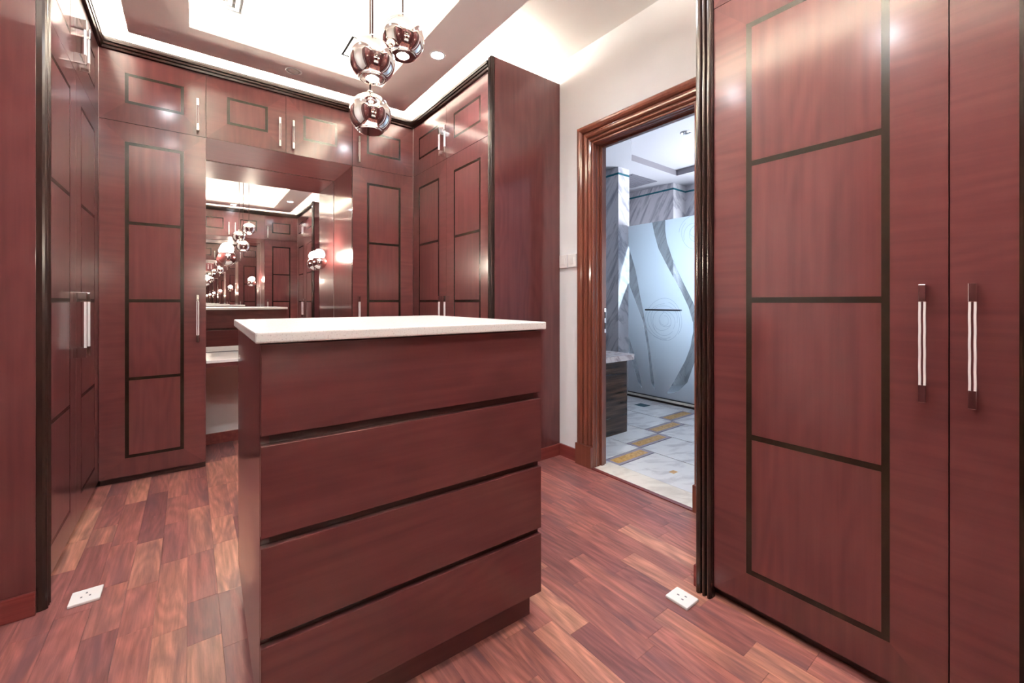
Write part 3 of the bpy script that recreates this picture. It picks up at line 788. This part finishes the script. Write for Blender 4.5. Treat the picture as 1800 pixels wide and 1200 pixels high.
# glowing pane added in the shower wall to light the bathroom
added_pane = struct(empty('added_pane_1', (BX1 - 0.004, 2.2, 1.45)), 'glowing pane added behind the shower glass as a light source')
box('pane', 0.0, 0.004, -1.0, 0.30, -0.55, 0.45, added_pane_mat, added_pane)
boxes('added_pane_frame', [(-0.02, 0.003, -1.04, -1.0, -0.59, 0.49), (-0.02, 0.003, 0.30, 0.34, -0.59, 0.49), (-0.02, 0.003, -1.0, 0.30, -0.59, -0.55), (-0.02, 0.003, -1.0, 0.30, 0.45, 0.49)], plastic, added_pane)

# bath deck: striped stone side with a rounded corner and a marble slab on top
bd = tag(empty('bath_deck', (2.5, 2.164, 0)), 'bath deck with a dark striped marble side and a pale marble top', 'bath deck')
def rounded(x1, y0, r, x0, y1, n=8):
    p = [(x0, y0)]
    for k in range(n + 1):
        a = -math.pi / 2 + math.pi / 2 * k / n
        p.append((x1 - r + r * math.cos(a), y0 + r + r * math.sin(a)))
    p += [(x1, y1), (x0, y1)]
    return p
prism('side', rounded(2.856 - 2.5, 0.0, 0.05, XDB + 0.002 - 2.5, BY1 - 0.01 - 2.164), 2, 0, 0.578, stripe_stone, bd)
prism('slab', rounded(2.925 - 2.5, -0.018, 0.05, XDB + 0.002 - 2.5, BY1 - 0.01 - 2.164), 2, 0.578, 0.620, marble_top, bd)
lg = tag(empty('tub_ledge', (3.2, 3.3, 0)), 'pale marble ledge with a black front beyond the bath deck', 'ledge')
box('slab', -0.1, 0.235, -0.2, 0.4, 0.70, 0.735, marble_top, lg, 0.003)
box('base', -0.1, 0.19, -0.17, 0.4, 0.0, 0.70, vent_black, lg)

# shower screen: clear pane carrying frosted areas between curved clear bands
GX = 3.935
sc = tag(empty('shower_screen', (GX, 2.0, 0.045)), 'frosted glass shower screen with curved clear bands and a towel bar', 'shower screen')
GZ0, GZ1, GYL, GYR = 0.045, 1.899, 3.022, 0.9
box('pane', 0.0, 0.008, GYR - 2.0, GYL - 2.0, 0.0, GZ1 - GZ0, clear_mat, sc)
def interp(tab, z):
    tab = sorted(tab, key=lambda t: t[1])
    if z <= tab[0][1]: return tab[0][0]
    for (y0, z0), (y1, z1) in zip(tab[:-1], tab[1:]):
        if z <= z1: return y0 + (y1 - y0) * (z - z0) / max(z1 - z0, 1e-6)
    return tab[-1][0]
B1L = [(2.692, 1.897), (2.664, 1.766), (2.616, 1.61), (2.496, 1.392), (2.356, 1.155), (2.277, 0.995), (2.229, 0.839), (2.229, 0.75), (2.259, 0.597), (2.313, 0.461), (2.444, 0.226), (2.516, 0.109)]
B1R = [(2.535, 1.897), (2.535, 1.791), (2.516, 1.67), (2.451, 1.488), (2.337, 1.251), (2.225, 1.04), (2.172, 0.886), (2.155, 0.72), (2.165, 0.598), (2.198, 0.501), (2.289, 0.249), (2.40, 0.13), (2.516, 0.105)]
B2R = [(3.022, 1.75), (2.902, 1.399), (2.843, 1.114), (2.799, 0.928), (2.784, 0.854), (2.766, 0.793), (2.727, 0.581), (2.667, 0.192), (2.66, 0.12)]
B2L = [(3.022, 1.75), (3.021, 1.309), (2.94, 1.134), (2.835, 0.896), (2.813, 0.853), (2.792, 0.761), (2.756, 0.578), (2.706, 0.186), (2.66, 0.12)]
B3R = [(3.022, 0.724), (2.948, 0.537), (2.88, 0.361), (2.83, 0.167), (2.815, 0.11)]
B3L = [(3.022, 0.724), (3.021, 0.531), (2.948, 0.388), (2.872, 0.161), (2.815, 0.11)]
rows = 72
def frost_area(fa, fb):
    vs = []; fs = []
    for i in range(rows + 1):
        z = GZ0 + (GZ1 - GZ0) * i / rows
        a, b = fa(z), fb(z)
        if a - b < 0.0004: b = a - 0.0004
        vs += [(-0.0022, a - 2.0, z - GZ0), (-0.0022, b - 2.0, z - GZ0), (-0.0004, a - 2.0, z - GZ0), (-0.0004, b - 2.0, z - GZ0)]
    for i in range(rows):
        p, q = 4 * i, 4 * i + 4
        fs += [(p, q, q + 1, p + 1), (p + 2, p + 3, q + 3, q + 2), (p, p + 2, q + 2, q), (p + 1, q + 1, q + 3, p + 3)]
    fs += [(0, 1, 3, 2), (4 * rows, 4 * rows + 2, 4 * rows + 3, 4 * rows + 1)]
    pydata('frosted_area', vs, fs, frost_mat, sc)
frost_area(lambda z: GYL, lambda z: interp(B3L, z))
frost_area(lambda z: interp(B3R, z), lambda z: interp(B2L, z))
frost_area(lambda z: interp(B2R, z), lambda z: interp(B1L, z))
frost_area(lambda z: interp(B1R, z), lambda z: GYR)
box('post', -0.012, 0.016, GYL - 2.0, GYL - 2.0 + 0.022, -0.005, GZ1 - GZ0, dark_steel, sc, 0.001)
box('bottom_channel', -0.010, 0.016, GYR - 2.0, GYL - 2.0, -0.012, 0.004, dark_steel, sc)
def tube(name, pts, r, mat, parent, n=8):
    vs, fs = [], []
    for i, p in enumerate(pts):
        p = Vector(p); t = (Vector(pts[min(i + 1, len(pts) - 1)]) - Vector(pts[max(i - 1, 0)])).normalized()
        u = t.orthogonal().normalized(); w = t.cross(u)
        for k in range(n):
            a = 2 * math.pi * k / n; vs.append(tuple(p + u * r * math.cos(a) + w * r * math.sin(a)))
    for i in range(len(pts) - 1):
        for k in range(n): fs.append((i * n + k, i * n + (k + 1) % n, i * n + n + (k + 1) % n, i * n + n + k))
    fs += [tuple(range(n - 1, -1, -1)), tuple((len(pts) - 1) * n + k for k in range(n))]
    return pydata(name, vs, fs, mat, parent, smooth=True)
zb = 0.965 - GZ0
tube('towel_bar', [(-0.002, 0.745, zb), (-0.045, 0.745, zb), (-0.05, 0.74, zb), (-0.05, 0.36, zb), (-0.045, 0.355, zb), (-0.002, 0.355, zb)], 0.0085, dark_steel, sc)
etch = simple('etched_line', (0.42, 0.46, 0.54), 0.5)
def etched(yc, zc, rads, seed):
    rnd = random.Random(seed); bm = bmesh.new()
    for r in rads:
        a0 = rnd.uniform(0, 6.28); L_ = rnd.uniform(3.6, 5.9); n = 40
        cyy, czz = yc + rnd.uniform(-.02, .02), zc + rnd.uniform(-.02, .02)
        prev = None
        for k in range(n + 1):
            a = a0 + L_ * k / n
            for_r = r * (1 + 0.04 * math.sin(3 * a + r * 40))
            ca, sa = math.cos(a), math.sin(a)
            q = []
            for rr in (for_r - 0.0012, for_r + 0.0012):
                y, z = cyy + rr * ca, czz + rr * sa
                q.append(bm.verts.new((-0.0026, y - 2.0, z - GZ0)))
            if prev: bm.faces.new((prev[0], prev[1], q[1], q[0]))
            prev = q
    me = bpy.data.meshes.new('etched_rings'); bm.to_mesh(me); bm.free()
    return link('etched_rings', me, etch, sc)
etched(2.55, 0.85, [0.05, 0.075, 0.10, 0.13, 0.155, 0.18, 0.20, 0.215], 3)
etched(2.20, 1.72, [0.05, 0.085, 0.115, 0.15, 0.18], 5)
